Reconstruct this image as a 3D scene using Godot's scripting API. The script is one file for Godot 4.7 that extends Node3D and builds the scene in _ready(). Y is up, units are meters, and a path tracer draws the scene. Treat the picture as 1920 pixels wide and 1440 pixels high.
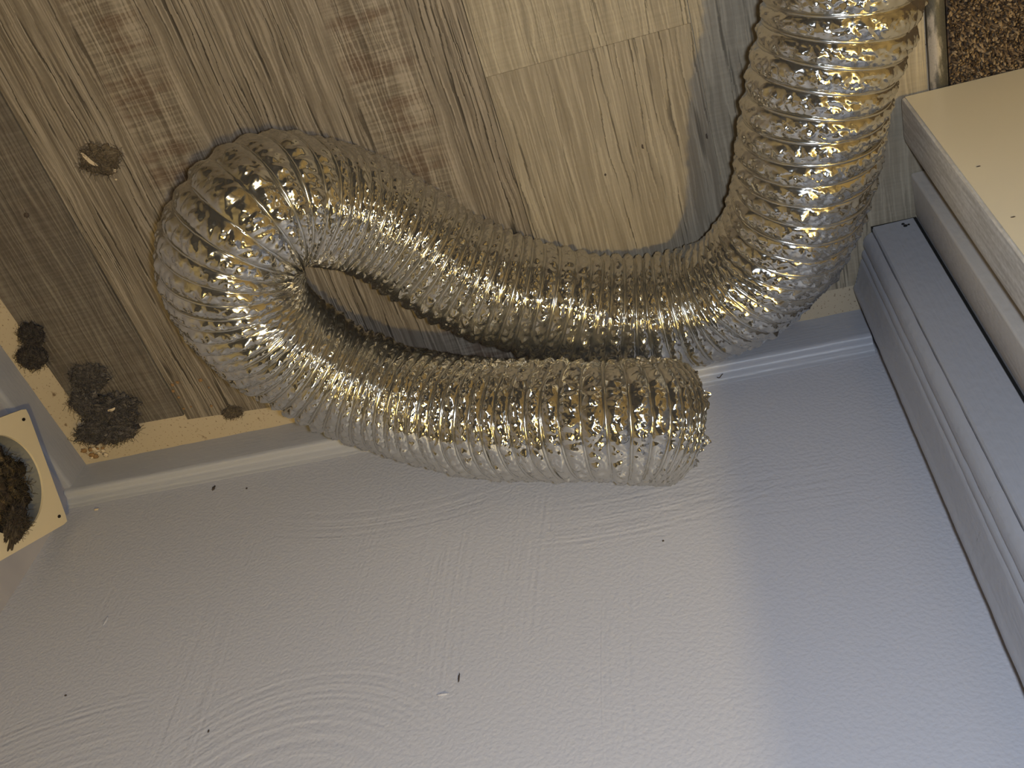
extends Node3D
# A corner of a laundry closet seen from above: vinyl planks, painted walls, a foil dryer duct lying in a loop.
# x runs along the back wall, y is up, z runs towards the back wall (z = 0.532). Metres.

const WALL_Z := 0.532
const LAMP_WARM := Color(1.0, 0.87, 0.52)

var taken := {}
var M := {}

func _ready():
	# ---------- camera ----------
	var cam := Camera3D.new()
	cam.name = "camera"
	cam.fov = 41.49
	cam.near = 0.02
	cam.position = Vector3(0, 0.8, 0)
	cam.transform.basis = Basis(Vector3(0.95901093, -0.06565052, 0.2756593), Vector3(0.19112495, -0.56835568, -0.80027688), Vector3(0.20921112, 0.82015964, -0.53251185))
	add_child(cam, true)
	# ---------- environment ----------
	var we := WorldEnvironment.new()
	we.name = "environment"
	var env := Environment.new()
	env.background_mode = Environment.BG_COLOR
	env.background_color = Color(0.02, 0.02, 0.02)
	env.tonemap_mode = Environment.TONE_MAPPER_LINEAR
	env.tonemap_exposure = 1.0
	env.sdfgi_enabled = true
	env.ssao_enabled = true
	env.ssil_enabled = true
	we.environment = env
	add_child(we, true)
	# ---------- lights ----------
	materials()
	hall_lamp(Vector3(0.76, 2.55, -0.32), 2.7)
	phone_flash(cam, 0.36)
	# ---------- large structure ----------
	floors()
	walls()
	baseboards()
	doorway()
	# ---------- objects ----------
	duct()
	vent()
	lint()
	debris()

# ======================================================================= helpers
func numbered(called: String) -> String:
	if not taken.has(called):
		taken[called] = 0
		return called
	taken[called] += 1
	return "%s_%03d" % [called, taken[called]]

func commit(called: String, mesh: Mesh, mat: Material, parent: Node = null) -> MeshInstance3D:
	var o := MeshInstance3D.new()
	o.name = numbered(called) if parent == null else called
	o.mesh = mesh
	if mat:
		o.material_override = mat
	if parent == null:
		add_child(o, true)
	else:
		parent.add_child(o, true)
	return o

func tag(o: Node, label: String, category: String, group := "", kind := "") -> Node:
	o.set_meta("label", label)
	o.set_meta("category", category)
	if group != "":
		o.set_meta("group", group)
	if kind != "":
		o.set_meta("kind", kind)
	return o

func structure(called: String, mesh: Mesh, mat: Material) -> MeshInstance3D:
	var o := commit(called, mesh, mat)
	o.set_meta("kind", "structure")
	return o

func root_of(called: String, at := Vector3.ZERO) -> Node3D:
	var o := Node3D.new()
	o.name = numbered(called)
	o.position = at
	add_child(o, true)
	return o

class Builder:
	var v := PackedVector3Array()
	var n := PackedVector3Array()
	var uv := PackedVector2Array()
	var c := PackedColorArray()
	var ix := PackedInt32Array()
	var colored := false
	func vert(p: Vector3, nn: Vector3, t := Vector2.ZERO, col := Color.WHITE) -> int:
		v.append(p); n.append(nn); uv.append(t); c.append(col)
		return v.size() - 1
	func tri(a: int, b: int, d: int):
		var g := (v[b] - v[a]).cross(v[d] - v[a])
		if g.dot(n[a] + n[b] + n[d]) > 0.0:
			ix.append(a); ix.append(d); ix.append(b)
		else:
			ix.append(a); ix.append(b); ix.append(d)
	func quad(a: int, b: int, d: int, e: int):
		tri(a, b, d); tri(a, d, e)
	# a flat face: corners in order, outward normal, uv from two axes in metres
	func face(ps: Array, nn: Vector3, ua: Vector3, va: Vector3, us := Vector2.ONE, uo := Vector2.ZERO, col := Color.WHITE):
		var k := []
		for p in ps:
			k.append(vert(p, nn, Vector2(p.dot(ua), p.dot(va)) * us + uo, col))
		for i in range(1, k.size() - 1):
			tri(k[0], k[i], k[i + 1])
	func mesh() -> ArrayMesh:
		var a := []
		a.resize(Mesh.ARRAY_MAX)
		a[Mesh.ARRAY_VERTEX] = v
		a[Mesh.ARRAY_NORMAL] = n
		a[Mesh.ARRAY_TEX_UV] = uv
		if colored:
			a[Mesh.ARRAY_COLOR] = c
		a[Mesh.ARRAY_INDEX] = ix
		var st := SurfaceTool.new()
		var m0 := ArrayMesh.new()
		m0.add_surface_from_arrays(Mesh.PRIMITIVE_TRIANGLES, a)
		st.create_from(m0, 0)
		st.generate_tangents()
		return st.commit()

# a closed 2D profile (outline in order) swept straight along `dir`; ux, uy span the profile plane.
func prism(b: Builder, pts: PackedVector2Array, origin: Vector3, ux: Vector3, uy: Vector3, dir: Vector3, us := Vector2.ONE, caps := true, smooth_deg := 40.0, steps := 1, wob := 0.0):
	var cnt := pts.size()
	var area := 0.0
	for i in cnt:
		area += pts[i].cross(pts[(i + 1) % cnt])
	var sgn := 1.0 if area > 0.0 else -1.0
	var en := []
	for i in cnt:
		var d := pts[(i + 1) % cnt] - pts[i]
		en.append((Vector2(d.y, -d.x) * sgn).normalized())
	var run := 0.0
	var ca := cos(deg_to_rad(smooth_deg))
	var noise := FastNoiseLite.new()
	noise.seed = 5
	noise.frequency = 1.0
	for i in cnt:
		var j := (i + 1) % cnt
		var prev: Vector2 = en[(i + cnt - 1) % cnt]
		var cur: Vector2 = en[i]
		var nxt: Vector2 = en[j]
		var na := (prev + cur).normalized() if prev.dot(cur) > ca else cur
		var nb := (cur + nxt).normalized() if nxt.dot(cur) > ca else cur
		var le := (pts[j] - pts[i]).length()
		var wa := (ux * na.x + uy * na.y).normalized()
		var wb := (ux * nb.x + uy * nb.y).normalized()
		var pa := origin + ux * pts[i].x + uy * pts[i].y
		var pb := origin + ux * pts[j].x + uy * pts[j].y
		var last := []
		for s in steps + 1:
			var t := float(s) / steps
			var off := dir * t
			var w1 := ux * (wob * noise.get_noise_2d(t * dir.length() * 28.0, i * 0.7)) + uy * (wob * noise.get_noise_2d(t * dir.length() * 28.0, i * 0.7 + 40.0))
			var w2 := ux * (wob * noise.get_noise_2d(t * dir.length() * 28.0, j * 0.7)) + uy * (wob * noise.get_noise_2d(t * dir.length() * 28.0, j * 0.7 + 40.0))
			if wob == 0.0:
				w1 = Vector3.ZERO; w2 = Vector3.ZERO
			var k1 := b.vert(pa + off + w1, wa, Vector2(run, t * dir.length()) * us)
			var k2 := b.vert(pb + off + w2, wb, Vector2(run + le, t * dir.length()) * us)
			if s > 0:
				b.quad(last[0], last[1], k2, k1)
			last = [k1, k2]
		run += le
	if caps:
		var tris := Geometry2D.triangulate_polygon(pts)
		var dn := dir.normalized()
		for e in 2:
			var base := b.v.size()
			for p in pts:
				b.vert(origin + ux * p.x + uy * p.y + dir * e, dn * (1.0 if e == 1 else -1.0), p * us)
			for q in range(0, tris.size(), 3):
				b.tri(base + tris[q], base + tris[q + 1], base + tris[q + 2])

# a convex polygon slab in the floor plane with chamfered upper edges
func slab(b: Builder, poly: Array, y0: float, y1: float, bev: float, us: Vector2, uo: Vector2):
	var cen := Vector2.ZERO
	for p in poly:
		cen += p
	cen /= poly.size()
	var n := poly.size()
	var ins := []
	for i in n:
		var p: Vector2 = poly[i]
		var d1 := (p - poly[(i + n - 1) % n] as Vector2).normalized()
		var d2 := (poly[(i + 1) % n] - p as Vector2).normalized()
		ins.append(p + (d2 - d1).normalized() * bev * 1.414)
	var top := []
	for p in ins:
		top.append(Vector3(p.x, y1, p.y))
	b.face(top, Vector3.UP, Vector3.RIGHT, Vector3.BACK, us, uo)
	for i in n:
		var j := (i + 1) % n
		var a: Vector2 = poly[i]
		var c: Vector2 = poly[j]
		var o := ((a + c) * 0.5 - cen)
		var e := (c - a).normalized()
		o = (o - e * o.dot(e)).normalized()
		var o3 := Vector3(o.x, 0, o.y)
		b.face([Vector3(ins[i].x, y1, ins[i].y), Vector3(ins[j].x, y1, ins[j].y), Vector3(c.x, y1 - bev, c.y), Vector3(a.x, y1 - bev, a.y)], (o3 + Vector3.UP).normalized(), Vector3.RIGHT, Vector3.BACK, us, uo)
		b.face([Vector3(a.x, y1 - bev, a.y), Vector3(c.x, y1 - bev, c.y), Vector3(c.x, y0, c.y), Vector3(a.x, y0, a.y)], o3, Vector3.RIGHT, Vector3.BACK, us, uo)

func box(b: Builder, lo: Vector3, hi: Vector3, us := 1.0):
	var s := Vector2(us, us)
	b.face([Vector3(lo.x, lo.y, lo.z), Vector3(hi.x, lo.y, lo.z), Vector3(hi.x, hi.y, lo.z), Vector3(lo.x, hi.y, lo.z)], Vector3.FORWARD, Vector3.RIGHT, Vector3.UP, s)
	b.face([Vector3(lo.x, lo.y, hi.z), Vector3(hi.x, lo.y, hi.z), Vector3(hi.x, hi.y, hi.z), Vector3(lo.x, hi.y, hi.z)], Vector3.BACK, Vector3.RIGHT, Vector3.UP, s)
	b.face([Vector3(lo.x, lo.y, lo.z), Vector3(lo.x, hi.y, lo.z), Vector3(lo.x, hi.y, hi.z), Vector3(lo.x, lo.y, hi.z)], Vector3.LEFT, Vector3.BACK, Vector3.UP, s)
	b.face([Vector3(hi.x, lo.y, lo.z), Vector3(hi.x, hi.y, lo.z), Vector3(hi.x, hi.y, hi.z), Vector3(hi.x, lo.y, hi.z)], Vector3.RIGHT, Vector3.BACK, Vector3.UP, s)
	b.face([Vector3(lo.x, lo.y, lo.z), Vector3(hi.x, lo.y, lo.z), Vector3(hi.x, lo.y, hi.z), Vector3(lo.x, lo.y, hi.z)], Vector3.DOWN, Vector3.RIGHT, Vector3.BACK, s)
	b.face([Vector3(lo.x, hi.y, lo.z), Vector3(hi.x, hi.y, lo.z), Vector3(hi.x, hi.y, hi.z), Vector3(lo.x, hi.y, hi.z)], Vector3.UP, Vector3.RIGHT, Vector3.BACK, s)

func tube(b: Builder, path: PackedVector3Array, radii: PackedFloat32Array, sides: int, closed_ends := true, col := Color.WHITE):
	var n := path.size()
	var up := Vector3.UP
	var t0 := (path[1] - path[0]).normalized()
	if absf(t0.dot(up)) > 0.9:
		up = Vector3.RIGHT
	var nn := (up - t0 * up.dot(t0)).normalized()
	var prev := 0
	for i in n:
		var t := (path[mini(i + 1, n - 1)] - path[maxi(i - 1, 0)]).normalized()
		nn = (nn - t * nn.dot(t)).normalized()
		var bb := t.cross(nn)
		var base := b.v.size()
		for k in sides + 1:
			var a := TAU * k / sides
			var d := nn * cos(a) + bb * sin(a)
			b.vert(path[i] + d * radii[i], d, Vector2(float(k) / sides, float(i) / n), col)
		if i > 0:
			for k in sides:
				b.quad(prev + k, prev + k + 1, base + k + 1, base + k)
		prev = base

func nz(sd: int, freq: float, w: int, h: int, sx := 1.0, sy := 1.0, fr := FastNoiseLite.FRACTAL_FBM, oct := 3) -> PackedByteArray:
	var f := FastNoiseLite.new()
	f.seed = sd
	f.frequency = freq
	f.noise_type = FastNoiseLite.TYPE_SIMPLEX_SMOOTH
	f.fractal_type = fr
	f.fractal_octaves = oct
	var img := f.get_image(maxi(4, int(w / sx)), maxi(4, int(h / sy)), false, false, true)
	img.convert(Image.FORMAT_L8)
	if sx != 1.0 or sy != 1.0:
		img.resize(w, h, Image.INTERPOLATE_CUBIC)
	return img.get_data()

func tex(w: int, h: int, d: PackedByteArray, fmt := Image.FORMAT_RGB8) -> ImageTexture:
	var im := Image.create_from_data(w, h, false, fmt, d)
	return ImageTexture.create_from_image(im)

func normal_tex(w: int, h: int, d: PackedByteArray, scale: float) -> ImageTexture:
	var im := Image.create_from_data(w, h, false, Image.FORMAT_L8, d)
	im.convert(Image.FORMAT_RGBA8)
	im.bump_map_to_normal_map(scale)
	return ImageTexture.create_from_image(im)

func plain(col: Color, rough := 0.5, metal := 0.0) -> StandardMaterial3D:
	var m := StandardMaterial3D.new()
	m.albedo_color = col
	m.roughness = rough
	m.metallic = metal
	return m

# ======================================================================= materials
func plank_material(sd: int, light: Color, dark: Color, band_lo: float, band_hi: float, band_amount: float, cross_all: float, grain_amount: float) -> StandardMaterial3D:
	# one vinyl plank print: 0.2 m across, 0.6 m along
	var w := 400
	var h := 1200
	var fine := nz(sd, 0.20, w, h, 1.0, 40.0, FastNoiseLite.FRACTAL_FBM, 2)
	var broad := nz(sd + 1, 0.05, w, h, 1.0, 34.0, FastNoiseLite.FRACTAL_FBM, 3)
	var lines := nz(sd + 2, 0.06, w, h, 1.0, 48.0, FastNoiseLite.FRACTAL_RIDGED, 3)
	var cross := nz(sd + 3, 0.14, w, h, 16.0, 1.0, FastNoiseLite.FRACTAL_FBM, 2)
	var crossb := nz(sd + 4, 0.028, w, h, 12.0, 1.0, FastNoiseLite.FRACTAL_FBM, 2)
	var patch := nz(sd + 5, 0.014, w, h, 1.0, 3.5, FastNoiseLite.FRACTAL_FBM, 3)
	var col := PackedByteArray()
	col.resize(w * h * 3)
	var hgt := PackedByteArray()
	hgt.resize(w * h)
	var brown := Color(0.315, 0.245, 0.20)
	var i := 0
	for y in h:
		var row := y * w
		for x in w:
			var u := float(x) / w
			var p := patch[i] / 255.0
			# grain wanders sideways a little
			var q := row + clampi(x + int((p - 0.5) * 10.0), 0, w - 1)
			var f := fine[q] / 255.0
			var b := broad[q] / 255.0
			var l := lines[q] / 255.0
			var m := smoothstep(band_lo - 0.03, band_lo + 0.07, u) * (1.0 - smoothstep(band_hi - 0.07, band_hi + 0.03, u))
			var k := (f - 0.5) * 0.5 + (b - 0.5) * 0.7
			var ln := smoothstep(0.70, 0.84, l) * 0.9 * grain_amount * (1.0 - 0.6 * m) * smoothstep(0.30, 0.60, b)
			var x1 := cross[i] / 255.0
			var x2 := crossb[i] / 255.0
			var cr := (x1 - 0.5) * (0.7 * m * band_amount + cross_all)
			var t := clampf(0.42 - k * grain_amount + cr, 0.0, 1.0)
			var c := light.lerp(dark, t)
			var bp := clampf(m * band_amount * smoothstep(0.38, 0.70, x2 * 0.6 + p * 0.4) * (0.35 + 0.7 * (x1 - 0.1)) * (0.75 + 0.5 * (0.5 - f)), 0.0, 0.75)
			c = c.lerp(brown, bp)
			# pale saw scratches across the dark band
			c = c.lerp(light, m * band_amount * smoothstep(0.74, 0.82, x1) * 0.45)
			c = c.lerp(dark * 0.62, ln * 0.9)
			c = c.lerp(light * 1.08, smoothstep(0.58, 0.76, f) * 0.5 * grain_amount)
			col[i * 3] = int(clampf(c.r, 0, 1) * 255)
			col[i * 3 + 1] = int(clampf(c.g, 0, 1) * 255)
			col[i * 3 + 2] = int(clampf(c.b, 0, 1) * 255)
			hgt[i] = int(clampf(0.6 - ln * 0.5 + (f - 0.5) * 0.3 - bp * 0.1 + cr * 0.15, 0, 1) * 255)
			i += 1
	var mt := StandardMaterial3D.new()
	mt.albedo_texture = tex(w, h, col)
	mt.normal_enabled = true
	mt.normal_texture = normal_tex(w, h, hgt, 2.0)
	mt.normal_scale = 1.0
	mt.roughness = 0.55
	mt.metallic_specular = 0.35
	return mt

func wall_material() -> StandardMaterial3D:
	# brushed lavender-grey wall paint; covers 0.9 m x 0.45 m of the back wall from (-0.72, 0)
	var w := 2048
	var h := 1024
	var ppm := 2048.0 / 0.9
	var base := nz(301, 0.10, w, h, 1.0, 1.0, FastNoiseLite.FRACTAL_FBM, 3)
	var hf := PackedFloat32Array()
	hf.resize(w * h)
	for i in w * h:
		hf[i] = 0.5 + (base[i] / 255.0 - 0.5) * 0.26
	var rng := RandomNumberGenerator.new()
	rng.seed = 77
	var prof := PackedFloat32Array()
	prof.resize(4096)
	for i in 4096:
		prof[i] = rng.randf() - 0.5
	for pss in 2:
		var q := prof.duplicate()
		for i in range(1, 4095):
			q[i] = prof[i - 1] * 0.25 + prof[i] * 0.5 + prof[i + 1] * 0.25
		prof = q
	var warp := FastNoiseLite.new()
	warp.seed = 9
	warp.frequency = 0.01
	# strokes: centre x,y (m), arc radius, angle where the stroke sits, half width, half length (m), amplitude
	var strokes := []
	# a big sweep whose arcs are centred below the frame
	strokes.append([-0.335, 0.47, 0.115, -90.0, 0.060, 0.13, 1.0])
	strokes.append([-0.46, 0.70, 0.36, -112.0, 0.05, 0.14, 1.1])
	strokes.append([-0.46, 0.70, 0.36, -104.0, 0.045, 0.10, 0.8])
	strokes.append([1.75, 0.25, 2.00, 180.0, 0.035, 0.15, 1.0])
	strokes.append([1.75, 0.30, 1.93, 182.0, 0.03, 0.12, 1.0])
	strokes.append([1.75, 0.35, 1.86, 180.0, 0.03, 0.10, 0.8])
	strokes.append([-0.30, -0.20, 0.36, 92.0, 0.03, 0.15, 0.8])
	strokes.append([-0.12, -0.22, 0.42, 84.0, 0.04, 0.13, 0.9])
	strokes.append([0.08, -0.60, 0.80, 96.0, 0.04, 0.12, 0.7])
	strokes.append([-2.0, 0.4, 1.56, -3.0, 0.03, 0.13, 0.9])
	for k in 16:
		strokes.append([rng.randf_range(-0.7, 0.15) + 1.2, rng.randf_range(0, 0.45), 1.2 + rng.randf_range(-0.03, 0.03), 180.0 + rng.randf_range(-8, 8), rng.randf_range(0.015, 0.035), rng.randf_range(0.05, 0.11), rng.randf_range(0.25, 0.6)])
	for s in strokes:
		var an := deg_to_rad(s[3])
		var mid := Vector2(s[0] + cos(an) * s[2], s[1] + sin(an) * s[2])
		var ext: float = maxf(s[4], s[5]) * 1.1
		var x0 := clampi(int((mid.x - ext + 0.72) * ppm), 0, w)
		var x1 := clampi(int((mid.x + ext + 0.72) * ppm), 0, w)
		var y0 := clampi(int((mid.y - ext) * ppm), 0, h)
		var y1 := clampi(int((mid.y + ext) * ppm), 0, h)
		var off := rng.randi_range(0, 3000)
		for y in range(y0, y1):
			for x in range(x0, x1):
				var wx := x / ppm - 0.72 - float(s[0])
				var wy := y / ppm - float(s[1])
				var r := sqrt(wx * wx + wy * wy)
				var dr: float = r - float(s[2])
				if absf(dr) > float(s[4]):
					continue
				var da: float = wrapf(atan2(wy, wx) - an, -PI, PI) * float(s[2])
				if absf(da) > float(s[5]):
					continue
				var mk: float = (1.0 - smoothstep(0.55, 1.0, absf(dr) / float(s[4]))) * (1.0 - smoothstep(0.4, 1.0, absf(da) / float(s[5])))
				mk *= 0.45 + 0.55 * absf(warp.get_noise_2d(x, y) * 2.0)
				var pr := (r * 1150.0 + off)
				var pi := int(pr)
				var fr := pr - pi
				hf[y * w + x] += mk * float(s[6]) * 0.62 * lerpf(prof[pi & 4095], prof[(pi + 1) & 4095], fr)
	# a few blobs of dried paint
	for bl in [[-0.559, 0.223, 0.006, 0.3], [-0.234, 0.351, 0.005, 0.25], [-0.643, 0.058, 0.003, 0.3], [-0.60, 0.12, 0.0025, 0.3], [0.05, 0.26, 0.003, 0.2], [0.0, 0.30, 0.003, 0.2], [-0.05, 0.40, 0.003, 0.2]]:
		var cx := int((bl[0] + 0.72) * ppm)
		var cy := int(bl[1] * ppm)
		var rr := int(bl[2] * ppm)
		for y in range(maxi(0, cy - rr), mini(h, cy + rr)):
			for x in range(maxi(0, cx - rr), mini(w, cx + rr)):
				var d := Vector2((x - cx) * 1.6 + (y - cy) * 0.7, (y - cy)).length() / rr
				if d < 1.0:
					hf[y * w + x] += float(bl[3]) * (1.0 - d) * (0.6 + 0.4 * sin(d * 14.0))
	var by := PackedByteArray()
	by.resize(w * h)
	for i in w * h:
		by[i] = int(clampf(hf[i], 0, 1) * 255)
	var m := StandardMaterial3D.new()
	m.albedo_color = Color(0.73, 0.725, 0.75)
	m.normal_enabled = true
	m.normal_texture = normal_tex(w, h, by, 3.2)
	m.normal_scale = 0.8
	m.roughness = 0.5
	m.metallic_specular = 0.4
	return m

func paint_material(col: Color, sd: int, rough := 0.42, amount := 1.6) -> StandardMaterial3D:
	# brushed enamel on woodwork: faint streaks along v
	var w := 256
	var h := 512
	var a := nz(sd, 0.1, w, h, 1.0, 14.0)
	var c := nz(sd + 1, 0.05, w, h)
	var d := PackedByteArray()
	d.resize(w * h)
	for i in w * h:
		d[i] = int(clampf(a[i] * 0.45 + c[i] * 0.55, 0, 255))
	var m := plain(col, rough)
	m.normal_enabled = true
	m.normal_texture = normal_tex(w, h, d, amount)
	m.normal_scale = 0.5
	return m

func stained_material(col: Color, stain: Color, sd: int, w: int, h: int, lo: float, hi: float, dots := 0) -> StandardMaterial3D:
	var a := nz(sd, 0.02, w, h, 1.0, 1.0, FastNoiseLite.FRACTAL_FBM, 4)
	var sp := nz(sd + 4, 0.12, w, h, 1.0, 1.0, FastNoiseLite.FRACTAL_FBM, 2)
	var d := PackedByteArray()
	d.resize(w * h * 3)
	for i in w * h:
		var t := smoothstep(lo, hi, a[i] / 255.0) * 0.8
		if dots > 0:
			t = maxf(t, smoothstep(0.80, 0.88, sp[i] / 255.0) * 0.8)
		var k := col.lerp(stain, t)
		d[i * 3] = int(k.r * 255)
		d[i * 3 + 1] = int(k.g * 255)
		d[i * 3 + 2] = int(k.b * 255)
	var m := StandardMaterial3D.new()
	m.albedo_texture = tex(w, h, d)
	m.roughness = 0.6
	return m

func materials():
	M.wall = wall_material()
	M.plank_a = plank_material(11, Color(0.53, 0.49, 0.44), Color(0.30, 0.265, 0.225), 0.42, 0.74, 1.0, 0.06, 1.0)
	M.plank_b = plank_material(41, Color(0.58, 0.54, 0.475), Color(0.40, 0.36, 0.305), 0.1, 0.4, 0.0, 0.06, 0.8)
	M.plank_c = plank_material(71, Color(0.43, 0.40, 0.365), Color(0.25, 0.225, 0.205), 0.0, 1.0, 0.15, 0.27, 0.8)
	M.plank_d = plank_material(91, Color(0.60, 0.56, 0.49), Color(0.45, 0.41, 0.35), 0.0, 0.45, 0.0, 0.26, 0.8)
	M.underlay = stained_material(Color(0.66, 0.60, 0.51), Color(0.33, 0.25, 0.18), 120, 512, 512, 0.80, 0.98, 1)
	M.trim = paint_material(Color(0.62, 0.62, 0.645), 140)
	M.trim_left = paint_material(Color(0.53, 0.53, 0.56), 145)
	M.jamb = paint_material(Color(0.62, 0.622, 0.65), 150)
	M.stop = paint_material(Color(0.74, 0.71, 0.68), 160, 0.5)
	M.door_face = paint_material(Color(0.86, 0.82, 0.73), 170, 0.38, 0.25)
	M.door_edge = wood_edge()
	M.left_wall = paint_material(Color(0.62, 0.60, 0.61), 180, 0.55)
	M.pale_wall = plain(Color(0.70, 0.66, 0.60), 0.85)
	M.ceiling = plain(Color(0.75, 0.73, 0.70), 0.9)
	M.foil = foil_material()
	M.foil_rib = plain(Color(0.78, 0.77, 0.745), 0.18, 0.96)
	M.plate = plain(Color(0.83, 0.76, 0.63), 0.45)
	M.collar = plain(Color(0.50, 0.49, 0.47), 0.45)
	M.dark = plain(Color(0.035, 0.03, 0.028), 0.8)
	M.screw = plain(Color(0.16, 0.13, 0.10), 0.5, 0.4)
	M.lint = tinted(0.95)
	M.metal_strip = metal_strip()
	M.carpet_base = stained_material(Color(0.30, 0.22, 0.155), Color(0.17, 0.12, 0.08), 190, 256, 256, 0.3, 0.7)
	M.tuft = tinted(0.95)
	M.crumb_dark = plain(Color(0.26, 0.215, 0.18), 0.9)
	M.crumb_tan = plain(Color(0.50, 0.38, 0.24), 0.85)
	M.crumb_pale = plain(Color(0.72, 0.65, 0.55), 0.8)

func tinted(rough: float) -> StandardMaterial3D:
	var m := StandardMaterial3D.new()
	m.vertex_color_use_as_albedo = true
	m.roughness = rough
	m.metallic_specular = 0.2
	return m

func foil_material() -> StandardMaterial3D:
	var m := plain(Color(0.80, 0.79, 0.765), 0.12, 0.955)
	return m

func wood_edge() -> StandardMaterial3D:
	var w := 128
	var h := 1024
	var a := nz(201, 0.25, w, h, 1.0, 20.0, FastNoiseLite.FRACTAL_FBM, 2)
	var b := nz(202, 0.3, w, h, 1.0, 2.0, FastNoiseLite.FRACTAL_FBM, 2)
	var d := PackedByteArray()
	d.resize(w * h * 3)
	for i in w * h:
		var t := clampf((a[i] * 0.6 + b[i] * 0.4) / 255.0 * 1.3 - 0.15, 0, 1)
		var k := Color(0.66, 0.63, 0.59).lerp(Color(0.88, 0.86, 0.83), t)
		d[i * 3] = int(k.r * 255)
		d[i * 3 + 1] = int(k.g * 255)
		d[i * 3 + 2] = int(k.b * 255)
	var m := StandardMaterial3D.new()
	m.albedo_texture = tex(w, h, d)
	m.roughness = 0.65
	return m

func metal_strip() -> StandardMaterial3D:
	var w := 64
	var h := 1024
	var a := nz(211, 0.03, w, h, 1.0, 2.0, FastNoiseLite.FRACTAL_FBM, 4)
	var b := nz(212, 0.4, w, h, 1.0, 1.0, FastNoiseLite.FRACTAL_FBM, 2)
	var d := PackedByteArray()
	d.resize(w * h * 3)
	for i in w * h:
		var t := clampf(smoothstep(0.35, 0.62, a[i] / 255.0) + (b[i] / 255.0 - 0.5) * 0.5, 0, 1)
		var k := Color(0.27, 0.26, 0.24).lerp(Color(0.60, 0.57, 0.54), t)
		d[i * 3] = int(k.r * 255)
		d[i * 3 + 1] = int(k.g * 255)
		d[i * 3 + 2] = int(k.b * 255)
	var m := StandardMaterial3D.new()
	m.albedo_texture = tex(w, h, d)
	m.metallic = 0.35
	m.roughness = 0.45
	return m

# ======================================================================= lights
func hall_lamp(at: Vector3, energy: float):
	var o := root_of("ceiling_lamp", at)
	tag(o, "small round warm ceiling lamp in the carpeted room beyond the door", "lamp")
	var b := Builder.new()
	for i in 9:
		var a0 := PI * 0.5 * i / 8.0
		for k in 25:
			var t := TAU * k / 24
			var d := Vector3(cos(t) * cos(a0), -sin(a0), sin(t) * cos(a0))
			b.vert(d * Vector3(0.07, 0.05, 0.07), d)
		if i > 0:
			for k in 24:
				b.quad((i - 1) * 25 + k, (i - 1) * 25 + k + 1, i * 25 + k + 1, i * 25 + k)
	var gm := plain(Color(0.9, 0.85, 0.7), 0.6)
	gm.emission_enabled = true
	gm.emission = LAMP_WARM
	gm.emission_energy_multiplier = 2.0
	commit("glass_bowl", b.mesh(), gm, o)
	var c := Builder.new()
	var pr := PackedVector2Array()
	for k in 24:
		pr.append(Vector2(cos(TAU * k / 24), sin(TAU * k / 24)) * 0.085)
	prism(c, pr, Vector3(0, 0, 0), Vector3.RIGHT, Vector3.BACK, Vector3(0, 0.15, 0))
	commit("base", c.mesh(), plain(Color(0.8, 0.79, 0.76), 0.5), o)
	var l := OmniLight3D.new()
	l.name = "bulb"
	l.position = Vector3(0, -0.10, 0)
	l.light_color = LAMP_WARM
	l.light_energy = energy
	l.light_size = 0.045
	l.omni_range = 12.0
	l.omni_attenuation = 2.0
	l.shadow_enabled = true
	o.add_child(l, true)

func phone_flash(cam: Camera3D, energy: float):
	var at := cam.transform * Vector3(0.023, -0.004, 0.012)
	var o := root_of("phone_flash", at)
	o.basis = cam.basis
	tag(o, "small white flash diode of the phone held above the floor", "flash")
	var b := Builder.new()
	var pr := PackedVector2Array()
	for k in 16:
		pr.append(Vector2(cos(TAU * k / 16), sin(TAU * k / 16)) * 0.004)
	prism(b, pr, Vector3(0, 0, 0.001), Vector3.RIGHT, Vector3.UP, Vector3(0, 0, 0.002))
	var gm := plain(Color(0.9, 0.9, 0.9), 0.4)
	gm.emission_enabled = true
	gm.emission = Color(1, 0.98, 0.96)
	gm.emission_energy_multiplier = 2.0
	commit("diode", b.mesh(), gm, o)
	var l := SpotLight3D.new()
	l.name = "flash"
	l.light_color = Color(0.88, 0.935, 1.0)
	l.light_energy = energy
	l.light_size = 0.005
	l.spot_range = 12.0
	l.spot_attenuation = 2.0
	l.spot_angle = 62.0
	l.spot_angle_attenuation = 0.8
	l.shadow_enabled = true
	o.add_child(l, true)

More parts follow.
